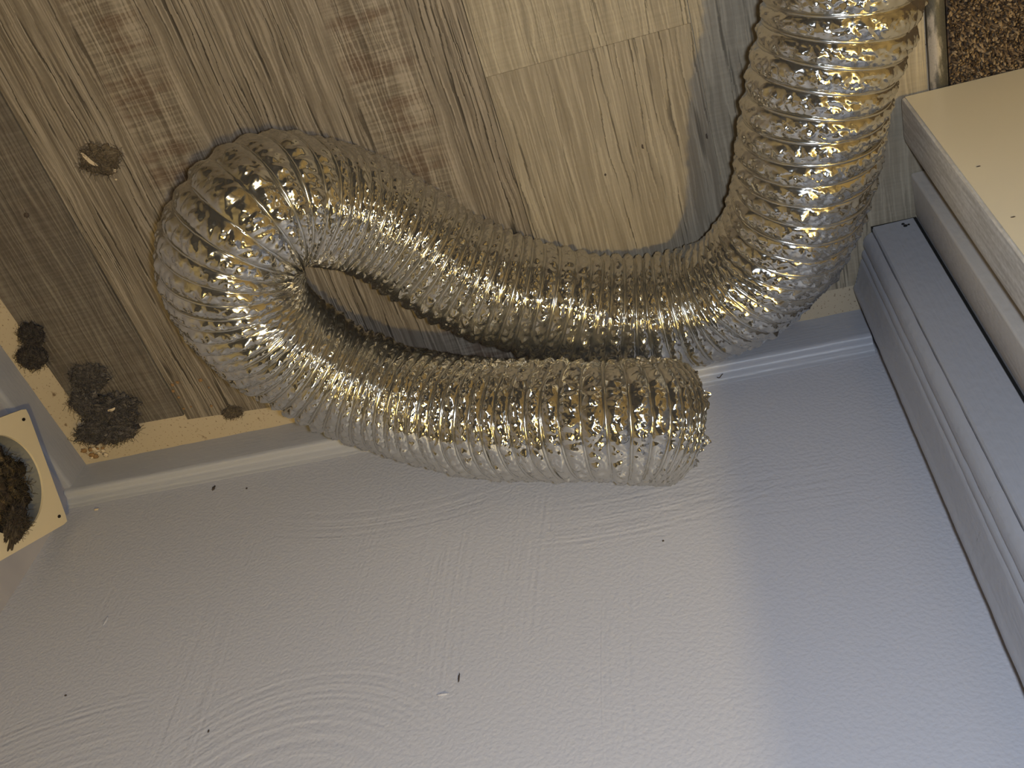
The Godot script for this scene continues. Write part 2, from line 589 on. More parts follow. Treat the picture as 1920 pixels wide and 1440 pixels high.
# ======================================================================= floor
func floors():
	var f := root_of("floor")
	f.set_meta("kind", "structure")
	var u := Builder.new()
	box(u, Vector3(-0.80, -0.06, -1.7), Vector3(0.20, -0.005, 0.60), 5.0)
	commit("underlay", u.mesh(), M.underlay, f)
	# vinyl planks: outline in x,z, print, print offset
	var g := 0.00025
	var P := [
		[[Vector2(-0.692, -0.60), Vector2(-0.537 - g, -0.60), Vector2(-0.537 - g * 7, 0.4795), Vector2(-0.6415, 0.4765)], "plank_c", Vector2(0.537, 0.02)],
		[[Vector2(-0.537 + g, -0.60), Vector2(-0.338 - g, -0.60), Vector2(-0.338 - g, 0.4975), Vector2(-0.537 + g, 0.485)], "plank_a", Vector2(0.537, 0.08)],
		[[Vector2(-0.338 + g, -0.60), Vector2(-0.143 - g, -0.60), Vector2(-0.143 - g, 0.491), Vector2(-0.338 + g, 0.497)], "plank_a", Vector2(0.338, 0.56)],
		[[Vector2(-0.143 + g, -0.60), Vector2(0.022 - g, -0.60), Vector2(0.022 - g, 0.22895), Vector2(-0.143 + g, 0.22895)], "plank_d", Vector2(0.143, 0.05)],
		[[Vector2(-0.143 + g, 0.22905), Vector2(0.022 - g, 0.22905), Vector2(0.022 - g, 0.4895), Vector2(-0.143 + g, 0.491)], "plank_b", Vector2(0.143, 0.02)],
		[[Vector2(0.022 + g, -0.60), Vector2(0.1895, -0.60), Vector2(0.1895, 0.487), Vector2(0.022 + g, 0.4895)], "plank_d", Vector2(0.05, 0.56)],
		[[Vector2(-0.742, -1.65), Vector2(-0.537 - g, -1.65), Vector2(-0.537 - g, -0.602), Vector2(-0.693, -0.602)], "plank_c", Vector2(0.537, 0.0)],
		[[Vector2(-0.537 + g, -1.65), Vector2(-0.143 - g, -1.65), Vector2(-0.143 - g, -0.602), Vector2(-0.537 + g, -0.602)], "plank_a", Vector2(0.537, 0.2)],
		[[Vector2(-0.143 + g, -1.65), Vector2(0.1895, -1.65), Vector2(0.1895, -0.602), Vector2(-0.143 + g, -0.602)], "plank_b", Vector2(0.143, 0.3)],
	]
	for p in P:
		var b := Builder.new()
		var uo: Vector2 = p[2]
		slab(b, p[0], -0.005, 0.0, 0.00016, Vector2(5.0, 1.6667), Vector2(uo.x * 5.0, uo.y * 1.6667))
		commit("plank", b.mesh(), M[p[1]], f)
	# metal transition strip between vinyl and carpet
	var s := Builder.new()
	var pr := PackedVector2Array([Vector2(0.1912, -0.004), Vector2(0.1912, 0.0012), Vector2(0.1935, 0.0030), Vector2(0.1975, 0.0040), Vector2(0.2015, 0.0036), Vector2(0.2042, 0.0022), Vector2(0.2046, -0.004)])
	prism(s, pr, Vector3(0, 0, -0.42), Vector3.RIGHT, Vector3.UP, Vector3(0, 0, 0.85), Vector2(40.0, 1.2), true, 40.0, 60, 0.0004)
	var tr := structure("trim_1", s.mesh(), M.metal_strip)
	tr.set_meta("label", "worn grey metal transition strip between vinyl planks and brown carpet")
	tr.set_meta("category", "threshold")
	# carpet of the next room
	var c := root_of("carpet")
	tag(c, "brown flecked cut pile carpet beyond the metal strip", "carpet", "", "stuff")
	var cb := Builder.new()
	box(cb, Vector3(0.206, -0.02, -2.5), Vector3(3.0, -0.001, 1.2), 6.0)
	commit("backing", cb.mesh(), M.carpet_base, c)
	var rng := RandomNumberGenerator.new()
	rng.seed = 4
	var tb := Builder.new()
	var path := PackedVector3Array([Vector3(0, -0.002, 0), Vector3(0.0004, 0.002, 0.0002), Vector3(0.0012, 0.0045, 0.0008), Vector3(0.0024, 0.0060, 0.0010), Vector3(0.0030, 0.0062, 0.0011)])
	tube(tb, path, PackedFloat32Array([0.0009, 0.0011, 0.0013, 0.0012, 0.0003]), 6)
	var mm := MultiMesh.new()
	mm.transform_format = MultiMesh.TRANSFORM_3D
	mm.use_colors = true
	mm.mesh = tb.mesh()
	var st := 0.0018
	var nx := int(0.30 / st)
	var nzv := int(0.66 / st)
	mm.instance_count = nx * nzv
	var q := 0
	for ix in nx:
		for iz in nzv:
			var bs := Basis(Vector3.UP, rng.randf() * TAU) * Basis(Vector3.RIGHT, rng.randf_range(-0.35, 0.35))
			bs = bs.scaled(Vector3.ONE * rng.randf_range(0.55, 0.85))
			mm.set_instance_transform(q, Transform3D(bs, Vector3(0.2075 + (ix + rng.randf_range(-0.4, 0.4)) * st, rng.randf_range(-0.001, 0.0005), -0.24 + (iz + rng.randf_range(-0.4, 0.4)) * st)))
			var r := rng.randf()
			var k := Color(0.19, 0.133, 0.084).lerp(Color(0.10, 0.068, 0.042), rng.randf())
			if r < 0.22:
				k = Color(0.26, 0.19, 0.12)
			elif r < 0.40:
				k = Color(0.055, 0.037, 0.025)
			mm.set_instance_color(q, k)
			q += 1
	var mi := MultiMeshInstance3D.new()
	mi.name = "pile"
	mi.multimesh = mm
	mi.material_override = M.tuft
	mi.set_meta("kind", "stuff")
	c.add_child(mi, true)

# ======================================================================= walls
func walls():
	# back wall
	var b := Builder.new()
	var lo := Vector3(-0.80, -0.06, WALL_Z)
	var hi := Vector3(0.30, 2.75, WALL_Z + 0.10)
	b.face([Vector3(lo.x, lo.y, lo.z), Vector3(hi.x, lo.y, lo.z), Vector3(hi.x, hi.y, lo.z), Vector3(lo.x, hi.y, lo.z)], Vector3.FORWARD, Vector3.RIGHT, Vector3.UP, Vector2(1.0 / 0.9, 1.0 / 0.45), Vector2(0.8, 0))
	b.face([Vector3(lo.x, lo.y, hi.z), Vector3(hi.x, lo.y, hi.z), Vector3(hi.x, hi.y, hi.z), Vector3(lo.x, hi.y, hi.z)], Vector3.BACK, Vector3.RIGHT, Vector3.UP)
	b.face([Vector3(lo.x, lo.y, lo.z), Vector3(lo.x, hi.y, lo.z), Vector3(lo.x, hi.y, hi.z), Vector3(lo.x, lo.y, hi.z)], Vector3.LEFT, Vector3.BACK, Vector3.UP)
	b.face([Vector3(hi.x, lo.y, lo.z), Vector3(hi.x, hi.y, lo.z), Vector3(hi.x, hi.y, hi.z), Vector3(hi.x, lo.y, hi.z)], Vector3.RIGHT, Vector3.BACK, Vector3.UP)
	b.face([Vector3(lo.x, hi.y, lo.z), Vector3(hi.x, hi.y, lo.z), Vector3(hi.x, hi.y, hi.z), Vector3(lo.x, hi.y, hi.z)], Vector3.UP, Vector3.RIGHT, Vector3.BACK)
	structure("wall_back", b.mesh(), M.wall)
	# left wall, turned a little, with the round vent opening cut through it
	var csg := CSGBox3D.new()
	csg.name = "wall_left"
	csg.size = Vector3(0.10, 2.81, 2.30)
	var ang := atan2(0.045, 1.0)
	csg.transform = Transform3D(Basis(Vector3.UP, ang), Vector3.ZERO)
	var nrm := csg.basis * Vector3.RIGHT
	var al := csg.basis * Vector3.FORWARD
	csg.position = Vector3(-0.682, 1.345, WALL_Z) - nrm * 0.05 + al * 1.13
	csg.material = M.left_wall
	csg.set_meta("kind", "structure")
	var cut := CSGCylinder3D.new()
	cut.name = "vent_opening"
	cut.operation = CSGShape3D.OPERATION_SUBTRACTION
	cut.radius = 0.0515
	cut.height = 0.3
	cut.sides = 48
	cut.material = M.left_wall
	csg.add_child(cut, true)
	cut.transform = csg.transform.affine_inverse() * Transform3D(Basis(csg.basis) * Basis(Vector3.BACK, PI / 2), vent_centre() - nrm * 0.02)
	add_child(csg, true)
	# right wall with the doorway: piece by the corner, header, far piece
	var r := Builder.new()
	box(r, Vector3(0.137, -0.06, 0.4745), Vector3(0.25, 2.75, WALL_Z))
	box(r, Vector3(0.137, 2.06, -0.45), Vector3(0.25, 2.75, 0.4745))
	box(r, Vector3(0.137, -0.06, -1.75), Vector3(0.25, 2.75, -0.45))
	structure("wall_right", r.mesh(), M.left_wall)
	# wall behind the photographer
	var w := Builder.new()
	box(w, Vector3(-0.9, -0.06, -1.75), Vector3(0.137, 2.75, -1.65))
	structure("wall_front", w.mesh(), M.left_wall)
	# the carpeted room
	var h := Builder.new()
	box(h, Vector3(3.0, -0.06, -2.6), Vector3(3.1, 2.75, 1.3))
	structure("wall_hall_far", h.mesh(), M.pale_wall)
	h = Builder.new()
	box(h, Vector3(0.25, -0.06, -2.6), Vector3(3.0, 2.75, -2.5))
	structure("wall_hall_front", h.mesh(), M.pale_wall)
	h = Builder.new()
	box(h, Vector3(0.30, -0.06, 1.2), Vector3(3.0, 2.75, 1.3))
	structure("wall_hall_back", h.mesh(), M.pale_wall)
	h = Builder.new()
	box(h, Vector3(0.25, -0.06, 0.632), Vector3(0.30, 2.75, 1.3))
	box(h, Vector3(0.15, -0.06, -2.6), Vector3(0.25, 2.75, -1.75))
	structure("wall_hall_side", h.mesh(), M.pale_wall)
	var c := Builder.new()
	box(c, Vector3(-0.95, 2.7, -2.6), Vector3(3.1, 2.8, 1.3))
	structure("ceiling", c.mesh(), M.ceiling)

func vent_centre() -> Vector3:
	return Vector3(-0.665, 0.112, 0.4466)

func baseboards():
	# back baseboard: a small moulding, 4.6 cm high
	var pr := PackedVector2Array([Vector2(0.0, -0.005), Vector2(-0.0150, -0.005), Vector2(-0.0150, 0.0345), Vector2(-0.0143, 0.0372), Vector2(-0.0130, 0.0386), Vector2(-0.0115, 0.0390), Vector2(-0.0085, 0.0384), Vector2(-0.0066, 0.0388), Vector2(-0.0052, 0.0402), Vector2(-0.0040, 0.0428), Vector2(-0.0024, 0.0440), Vector2(-0.0010, 0.0455), Vector2(-0.0006, 0.0475), Vector2(0.0, 0.0480)])
	var b := Builder.new()
	prism(b, pr, Vector3(-0.6822, 0, WALL_Z), Vector3.BACK, Vector3.UP, Vector3(0.8052, 0, 0), Vector2(12, 3), true, 50.0, 160, 0.0005)
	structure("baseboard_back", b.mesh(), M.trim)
	# left baseboard, nearly flush with its wall
	var d := Vector3(-0.045, 0, -1).normalized()
	var n := Vector3(1, 0, -0.045).normalized()
	var c := Builder.new()
	var pl := PackedVector2Array([Vector2(-0.001, -0.005), Vector2(0.0072, -0.005), Vector2(0.0072, 0.0285), Vector2(0.0062, 0.0310), Vector2(0.0040, 0.0325), Vector2(-0.001, 0.0335)])
	prism(c, pl, Vector3(-0.682, 0, WALL_Z) + d * 0.0135, n, Vector3.UP, d * 1.6, Vector2(12, 3), true, 50.0, 160, 0.0005)
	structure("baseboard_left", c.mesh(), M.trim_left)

# ======================================================================= doorway
func doorway():
	# moulded casing beside the corner (profile in x,z, standing upright)
	var pr := PackedVector2Array([
		Vector2(0.1372, 0.4380), Vector2(0.1350, 0.4388), Vector2(0.1322, 0.4405), Vector2(0.1300, 0.4435), Vector2(0.1290, 0.4470), Vector2(0.1292, 0.4502), Vector2(0.1304, 0.4524),
		Vector2(0.1302, 0.4532), Vector2(0.1283, 0.4540), Vector2(0.1272, 0.4565), Vector2(0.1270, 0.4595), Vector2(0.1278, 0.4612),
		Vector2(0.1262, 0.4622), Vector2(0.1252, 0.4650), Vector2(0.1238, 0.4700), Vector2(0.1220, 0.4760), Vector2(0.1202, 0.4825), Vector2(0.1190, 0.4852),
		Vector2(0.1180, 0.4866), Vector2(0.1172, 0.4890), Vector2(0.1174, 0.4915), Vector2(0.1186, 0.4935), Vector2(0.1230, 0.4940), Vector2(0.1375, 0.4940)])
	var b := Builder.new()
	prism(b, pr, Vector3(0, 0.0035, 0), Vector3.RIGHT, Vector3.BACK, Vector3(0, 2.11, 0), Vector2(12, 3), true, 45.0, 400, 0.0004)
	var o := structure("trim_2", b.mesh(), M.trim)
	o.set_meta("label", "grey painted moulded door casing beside the wall corner")
	o.set_meta("category", "casing")
	# jamb board facing the opening
	var j := Builder.new()
	var pj := PackedVector2Array([Vector2(0.1376, 0.4745), Vector2(0.1376, 0.4350), Vector2(0.1388, 0.4336), Vector2(0.1708, 0.4330), Vector2(0.1714, 0.4336), Vector2(0.1714, 0.4460), Vector2(0.1742, 0.4460), Vector2(0.1742, 0.4325), Vector2(0.250, 0.4325), Vector2(0.250, 0.4745)])
	prism(j, pj, Vector3(0, 0.0032, 0), Vector3.RIGHT, Vector3.BACK, Vector3(0, 2.05, 0), Vector2(12, 3))
	o = structure("trim_3", j.mesh(), M.jamb)
	o.set_meta("label", "flat blue grey door jamb board with chipped lower end")
	o.set_meta("category", "jamb")
	var holes := Builder.new()
	var hp := PackedVector2Array()
	for c in [[0.1612, 0.0100, 0.0013], [0.1622, 0.0138, 0.0017], [0.1650, 0.0130, 0.0010]]:
		hp = PackedVector2Array()
		for k in 10:
			hp.append(Vector2(c[0] + cos(TAU * k / 10) * c[2], c[1] + sin(TAU * k / 10) * c[2]))
		prism(holes, hp, Vector3(0, 0, 0.4326), Vector3.RIGHT, Vector3.UP, Vector3(0, 0, 0.002))
	commit("nail_hole", holes.mesh(), M.dark, o)
	# worn gaps under jamb and beside stop: dark boxes paint their shade and dirt
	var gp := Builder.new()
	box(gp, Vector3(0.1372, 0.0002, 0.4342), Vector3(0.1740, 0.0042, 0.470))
	commit("gap_shade_dirt", gp.mesh(), M.dark, o)
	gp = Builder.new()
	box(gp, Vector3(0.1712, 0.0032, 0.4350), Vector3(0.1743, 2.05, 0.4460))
	commit("gap_shade_dirt", gp.mesh(), M.dark, o)
	# stop block
	var s := Builder.new()
	var ps := PackedVector2Array([Vector2(0.1743, 0.4322), Vector2(0.1738, 0.4312), Vector2(0.1722, 0.3955), Vector2(0.1726, 0.3942), Vector2(0.1740, 0.3936), Vector2(0.2400, 0.3936), Vector2(0.2400, 0.4322)])
	prism(s, ps, Vector3(0, 0.0012, 0), Vector3.RIGHT, Vector3.BACK, Vector3(0, 2.04, 0), Vector2(12, 3), true, 50.0)
	o = structure("trim_4", s.mesh(), M.stop)
	o.set_meta("label", "grey beige door stop block between jamb and open door")
	o.set_meta("category", "door stop")
	# far side of the opening and the head
	var f := Builder.new()
	box(f, Vector3(0.137, 0.001, -0.45), Vector3(0.25, 2.04, -0.43))
	box(f, Vector3(0.137, 2.04, -0.45), Vector3(0.25, 2.06, 0.4325))
	structure("trim_5", f.mesh(), M.jamb)
	var f2 := Builder.new()
	box(f2, Vector3(0.124, 0.001, -0.52), Vector3(0.137, 2.12, -0.45))
	box(f2, Vector3(0.124, 2.05, -0.52), Vector3(0.137, 2.115, 0.495))
	structure("trim_6", f2.mesh(), M.trim)
	# the open door: cream face towards the photographer, bare wood edge
	var d := root_of("door_1")
	d.set_meta("kind", "structure")
	d.set_meta("label", "cream painted door standing open with a bare grey wood edge")
	d.set_meta("category", "door")
	var e := Builder.new()
	var pe := PackedVector2Array([Vector2(0.1800, 0.3245), Vector2(0.1690, 0.3245), Vector2(0.1678, 0.3252), Vector2(0.1672, 0.3290), Vector2(0.1672, 0.3560), Vector2(0.1680, 0.3610), Vector2(0.1700, 0.3640), Vector2(0.1800, 0.3645)])
	prism(e, pe, Vector3(0, 0.010, 0), Vector3.RIGHT, Vector3.BACK, Vector3(0, 2.0, 0), Vector2(9, 1.0), true, 50.0)
	commit("edge", e.mesh(), M.door_edge, d)
	var q := Builder.new()
	box(q, Vector3(0.1700, 0.0102, 0.3237), Vector3(0.93, 2.0098, 0.3641), 3.0)
	commit("panel", q.mesh(), M.door_face, d)
	for c in [Vector3(0.1813, 0.1546, 0.3236), Vector3(0.1786, 0.2297, 0.3236)]:
		var nk := commit("nick", blob(Vector3(0.0013, 0.0006, 0.0003), 0.4, 88, 8, [Color.WHITE, Color.WHITE], 0.3), M.crumb_dark, d)
		nk.position = c

# ======================================================================= duct
func duct():
	# centre line: x, y, z, radius
	var C := [
		[0.150, 0.0530, -0.26, 0.050], [0.150, 0.075, -0.12, 0.050], [0.142, 0.098, 0.02, 0.050], [0.1265, 0.105, 0.13, 0.050],
		[0.1142, 0.1060, 0.2094, 0.0473],
		[0.0917, 0.1040, 0.2734, 0.0474],
		[0.0736, 0.0940, 0.3468, 0.0474],
		[0.0450, 0.0720, 0.4063, 0.0475],
		[-0.0014, 0.0560, 0.4403, 0.0479],
		[-0.0519, 0.0520, 0.4463, 0.0480],
		[-0.0956, 0.0510, 0.4351, 0.0478],
		[-0.1327, 0.0510, 0.4151, 0.0471],
		[-0.1733, 0.0510, 0.3917, 0.0469],
		[-0.2120, 0.0510, 0.3569, 0.0454],
		[-0.2397, 0.0520, 0.3214, 0.0453],
		[-0.2624, 0.0600, 0.2921, 0.0458],
		[-0.2822, 0.0760, 0.2698, 0.0475],
		[-0.3026, 0.0980, 0.2515, 0.0492],
		[-0.3258, 0.1160, 0.2524, 0.0510],
		[-0.3493, 0.1220, 0.2733, 0.0522],
		[-0.3628, 0.1170, 0.3065, 0.0514],
		[-0.3628, 0.1070, 0.3430, 0.0494],
		[-0.3470, 0.0990, 0.3825, 0.0469],
		[-0.3134, 0.0990, 0.4230, 0.0459],
		[-0.2630, 0.1120, 0.4484, 0.0455],
		[-0.1925, 0.1420, 0.4581, 0.0462],
		[-0.1404, 0.1600, 0.4577, 0.0459],
		[-0.1063, 0.1680, 0.4591, 0.0457],
		[-0.0765, 0.1670, 0.4668, 0.0460],
		[-0.0512, 0.1580, 0.4829, 0.0467]
	]
	var cv := Curve3D.new()
	cv.bake_interval = 0.002
	for i in C.size():
		var p := Vector3(C[i][0], C[i][1], C[i][2])
		var a: Array = C[maxi(i - 1, 0)]
		var z: Array = C[mini(i + 1, C.size() - 1)]
		var tg := (Vector3(z[0], z[1], z[2]) - Vector3(a[0], a[1], a[2]))
		var la := p.distance_to(Vector3(a[0], a[1], a[2]))
		var lz := p.distance_to(Vector3(z[0], z[1], z[2]))
		var dir := tg.normalized()
		cv.add_point(p, -dir * la / 3.0, dir * lz / 3.0)
	var offs := []
	for i in C.size():
		offs.append(cv.get_closest_offset(Vector3(C[i][0], C[i][1], C[i][2])))
	var total := cv.get_baked_length()
	# rows along the duct: wire pitch is wide on the right run and tight at the open end
	var path := PackedVector3Array()
	var rad := PackedFloat32Array()
	var turn := PackedFloat32Array()
	var sl := PackedFloat32Array()
	var s := 0.0
	var ph := 0.0
	var per_turn := 20.0
	while s < total:
		path.append(cv.sample_baked(s, true))
		var k := 0
		while k < C.size() - 2 and offs[k + 1] < s:
			k += 1
		var t := clampf((s - offs[k]) / maxf(offs[k + 1] - offs[k], 0.001), 0, 1)
		rad.append(lerpf(C[k][3], C[k + 1][3], smoothstep(0, 1, t)))
		turn.append(ph)
		sl.append(s)
		var e := total - s
		var pitch := 0.0163
		pitch = lerpf(pitch, 0.0125, smoothstep(0.45, 0.75, s))
		pitch = lerpf(pitch, 0.0104, smoothstep(0.88, 1.0, s))
		pitch = lerpf(pitch, 0.0120, smoothstep(1.25, 1.35, s))
		pitch = lerpf(pitch, 0.0045, 1.0 - smoothstep(0.014, 0.050, e))
		s += pitch / per_turn
		ph += 1.0 / per_turn
	var n := path.size()
	# smooth the path a little
	for it in 60:
		var q := path.duplicate()
		for i in range(1, n - 1):
			q[i] = path[i - 1] * 0.25 + path[i] * 0.5 + path[i + 1] * 0.25
		path = q
	var T := PackedVector3Array()
	var N := PackedVector3Array()
	var nn := Vector3.UP
	var kap := PackedVector3Array()
	for i in n:
		var t := (path[mini(i + 1, n - 1)] - path[maxi(i - 1, 0)]).normalized()
		nn = (nn - t * nn.dot(t)).normalized()
		T.append(t)
		N.append(nn)
	for i in n:
		var a := maxi(i - 12, 0)
		var z := mini(i + 12, n - 1)
		kap.append((T[z] - T[a]) / maxf(path[z].distance_to(path[a]), 1e-4))
	var o := root_of("dryer_duct", Vector3.ZERO)
	tag(o, "crumpled silver foil dryer duct lying in a loop on the planks against the wall", "duct")
	# foil sleeve
	var sides := 220
	var f1 := FastNoiseLite.new()
	f1.seed = 21; f1.frequency = 0.10; f1.fractal_type = FastNoiseLite.FRACTAL_NONE
	f1.noise_type = FastNoiseLite.TYPE_CELLULAR
	f1.cellular_return_type = FastNoiseLite.RETURN_DISTANCE2_SUB
	var fj := FastNoiseLite.new()
	fj.seed = 29; fj.frequency = 0.09
	var f2 := FastNoiseLite.new()
	f2.seed = 22; f2.frequency = 0.25; f2.fractal_type = FastNoiseLite.FRACTAL_NONE
	f2.noise_type = FastNoiseLite.TYPE_CELLULAR
	f2.cellular_return_type = FastNoiseLite.RETURN_DISTANCE2_SUB
	var f3 := FastNoiseLite.new()
	f3.seed = 23; f3.frequency = 0.02; f3.fractal_type = FastNoiseLite.FRACTAL_NONE
	var vs := PackedVector3Array()
	vs.resize(n * sides)
	for i in n:
		var bt := T[i].cross(N[i])
		var r := rad[i]
		var endf := 1.0 - smoothstep(0.0, 0.004, total - sl[i])
		for k in sides:
			var th := TAU * k / sides
			var d := N[i] * cos(th) + bt * sin(th)
			var fr := turn[i] - float(k) / sides
			fr -= floorf(fr)
			var cf := clampf(1.0 - kap[i].dot(d) * r, 0.15, 1.7)
			var w := sin(PI * fr)
			var bulge := (0.0044 / lerpf(cf, 1.0, 0.7)) * pow(w, 0.6) - 0.0010
			var pm := Vector3(cos(th) * 50.0, sin(th) * 50.0, sl[i] * 1000.0)
			var a := f1.get_noise_3dv(pm) + 1.0
			var b := f2.get_noise_3dv(pm + Vector3(a * 2.0, 0, 0)) + 1.0
			var cr := (a - 0.3) * 0.0031 + (b - 0.3) * 0.0017
			cr *= w * clampf(0.4 + cf * 0.6, 0.4, 1.1)
			var along := (b - 0.3) * 0.0010 * w
			var jag := endf * (maxf(fj.get_noise_2d(k * 0.9, 7.0), -0.1) * 0.010 + 0.001)
			vs[i * sides + k] = path[i] + d * (r + bulge + cr + f3.get_noise_3dv(pm) * 0.0022 - 0.004 * endf * absf(fj.get_noise_2d(k * 3.0, 3.0))) + T[i] * (along + jag)
	var ns := PackedVector3Array()
	ns.resize(n * sides)
	for i in n:
		var i0 := maxi(i - 1, 0) * sides
		var i1 := mini(i + 1, n - 1) * sides
		for k in sides:
			var kl := (k + sides - 1) % sides
			var kr := (k + 1) % sides
			var c := (vs[i * sides + kr] - vs[i * sides + kl]).cross(vs[i1 + k] - vs[i0 + k])
			var d := vs[i * sides + k] - path[i]
			if c.dot(d) < 0.0:
				c = -c
			ns[i * sides + k] = c.normalized()
	var ix := PackedInt32Array()
	ix.resize((n - 1) * sides * 6)
	var q := 0
	for i in n - 1:
		for k in sides:
			var k2 := (k + 1) % sides
			var a := i * sides + k
			var b := i * sides + k2
			var c := (i + 1) * sides + k2
			var d := (i + 1) * sides + k
			if (i + k) % 2 == 0:
				ix[q] = a; ix[q + 1] = b; ix[q + 2] = c
				ix[q + 3] = a; ix[q + 4] = c; ix[q + 5] = d
			else:
				ix[q] = a; ix[q + 1] = b; ix[q + 2] = d
				ix[q + 3] = b; ix[q + 4] = c; ix[q + 5] = d
			q += 6
	var g := (vs[ix[1]] - vs[ix[0]]).cross(vs[ix[2]] - vs[ix[0]])
	if g.dot(vs[ix[0]] - path[0]) > 0.0:
		ix.reverse()
	var arr := []
	arr.resize(Mesh.ARRAY_MAX)
	arr[Mesh.ARRAY_VERTEX] = vs
	arr[Mesh.ARRAY_NORMAL] = ns
	arr[Mesh.ARRAY_INDEX] = ix
	var am := ArrayMesh.new()
	am.add_surface_from_arrays(Mesh.PRIMITIVE_TRIANGLES, arr)
	commit("foil_sleeve", am, M.foil, o)
	# the spiral wire under its foil seam
	var hp := PackedVector3Array()
	var hr := PackedFloat32Array()
	var seg := 72
	var turns := int(turn[n - 1])
	var row := 0
	for j in range(0, turns * seg):
		var want := float(j) / seg
		while row < n - 2 and turn[row + 1] < want:
			row += 1
		var t := clampf((want - turn[row]) / maxf(turn[row + 1] - turn[row], 1e-6), 0, 1)
		var th := TAU * want
		var nv := N[row].lerp(N[row + 1], t).normalized()
		var bt := T[row].cross(nv)
		var d := nv * cos(th) + bt * sin(th)
		hp.append(path[row].lerp(path[row + 1], t) + d * (rad[row] - 0.0008 + 0.0012 * f3.get_noise_2d(want * 30.0, 5.0)))
		hr.append(0.0015)
	var hb := Builder.new()
	tube(hb, hp, hr, 6)
	commit("wire_rib", hb.mesh(), M.foil_rib, o)

# ======================================================================= vent
func vent():
	var ang := atan2(0.045, 1.0)
	var bs := Basis(Vector3.UP, ang)
	var n := bs * Vector3.RIGHT
	var cen := vent_centre()
	var e1 := Vector3(0, 0.0465, 0.1104).normalized()
	e1 = (e1 - n * e1.dot(n)).normalized()
	var e2 := n.cross(e1)
	if e2.y < 0:
		e2 = -e2
	var o := root_of("vent_plate", cen)
	tag(o, "cream square vent plate with a round hole, tilted on the left wall", "vent plate")
	# square plate with round hole and rounded corners
	var b := Builder.new()
	var half := 0.060
	var hr := 0.047
	var seg := 96
	var ring := []
	for k in seg:
		var a := TAU * k / seg
		var d := Vector2(cos(a), sin(a))
		var m := maxf(absf(d.x), absf(d.y))
		var sq := d / m * half
		# round the corners
		var cr := 0.004
		var qx := maxf(absf(sq.x) - (half - cr), 0.0)
		var qy := maxf(absf(sq.y) - (half - cr), 0.0)
		if qx > 0 and qy > 0:
			var l := Vector2(qx, qy).normalized() * cr
			sq = Vector2(signf(sq.x) * (half - cr + l.x), signf(sq.y) * (half - cr + l.y))
		ring.append([d * hr, sq])
	var P := func(p: Vector2, h: float) -> Vector3: return e1 * p.x + e2 * p.y + n * h
	for k in seg:
		var r0: Array = ring[k]
		var r1: Array = ring[(k + 1) % seg]
		b.face([P.call(r0[0], 0.001), P.call(r1[0], 0.001), P.call(r1[1], 0.001), P.call(r0[1], 0.001)], n, e1, e2)
		b.face([P.call(r0[0], -0.0015), P.call(r1[0], -0.0015), P.call(r1[1], -0.0015), P.call(r0[1], -0.0015)], -n, e1, e2)
		var od := (P.call(r0[1], 0) + P.call(r1[1], 0) as Vector3).normalized()
		b.face([P.call(r0[1], -0.0015), P.call(r1[1], -0.0015), P.call(r1[1], 0.001), P.call(r0[1], 0.001)], od, e1, e2)
		b.face([P.call(r0[0], -0.0015), P.call(r1[0], -0.0015), P.call(r1[0], 0.001), P.call(r0[0], 0.001)], -(P.call(r0[0], 0) as Vector3).normalized(), e1, e2)
	commit("plate", b.mesh(), M.plate, o)
	# pipe through the wall with a closed far end
	var c := Builder.new()
	for k in 64:
		var a0 := TAU * k / 64
		var a1 := TAU * (k + 1) / 64
		var p0 := Vector2(cos(a0), sin(a0))
		var p1 := Vector2(cos(a1), sin(a1))
		c.face([P.call(p0 * 0.0468, -0.0012), P.call(p1 * 0.0468, -0.0012), P.call(p1 * 0.0468, -0.16), P.call(p0 * 0.0468, -0.16)], -(P.call((p0 + p1) * 0.5, 0) as Vector3).normalized(), e1, n)
		c.face([P.call(p0 * 0.0500, -0.0015), P.call(p1 * 0.0500, -0.0015), P.call(p1 * 0.0500, -0.16), P.call(p0 * 0.0500, -0.16)], (P.call((p0 + p1) * 0.5, 0) as Vector3).normalized(), e1, n)
		c.face([P.call(Vector2.ZERO, -0.16), P.call(p0 * 0.05, -0.16), P.call(p1 * 0.05, -0.16)], n, e1, e2)
		c.face([P.call(p0 * 0.0468, -0.0012), P.call(p1 * 0.0468, -0.0012), P.call(p1 * 0.05, -0.0015), P.call(p0 * 0.05, -0.0015)], n, e1, e2)
	var col := commit("collar", c.mesh(), M.collar, o)
	col.set_meta("label", "grey pipe collar inside the hole")
	for sx in [-1, 1]:
		for sy in [-1, 1]:
			var s := Builder.new()
			var pr := PackedVector2Array()
			for k in 12:
				pr.append(Vector2(cos(TAU * k / 12) * 0.0016, sin(TAU * k / 12) * 0.0023))
			prism(s, pr, e1 * (sx * 0.0505) + e2 * (sy * 0.0505) + n * 0.0006, e1, e2, n * 0.0008)
			commit("screw", s.mesh(), M.screw, o)
	# lint packed into the pipe
	var l := blob(Vector3(0.026, 0.0455, 0.0455), 0.16, 611, 60, [Color(0.022, 0.016, 0.011), Color(0.060, 0.045, 0.032), Color(0.17, 0.115, 0.055)], 0.10)
	var lo := root_of("lint_clump", cen - n * 0.026)
	lo.basis = Basis(n, e1, n.cross(e1).normalized())
	commit("wad", l, M.lint, lo)
	commit("fibre", fibres(0.036, 1500, 612, [Color(0.025, 0.02, 0.014), Color(0.11, 0.085, 0.055)], 0.013, 1.0, 0.00022), M.lint, lo)
	tag(lo, "dark brown lint packed inside the round vent hole", "lint")
	var l2 := blob(Vector3(0.0045, 0.020, 0.0085), 0.5, 615, 40, [Color(0.035, 0.027, 0.020), Color(0.075, 0.058, 0.042), Color(0.11, 0.085, 0.06)], 0.08)
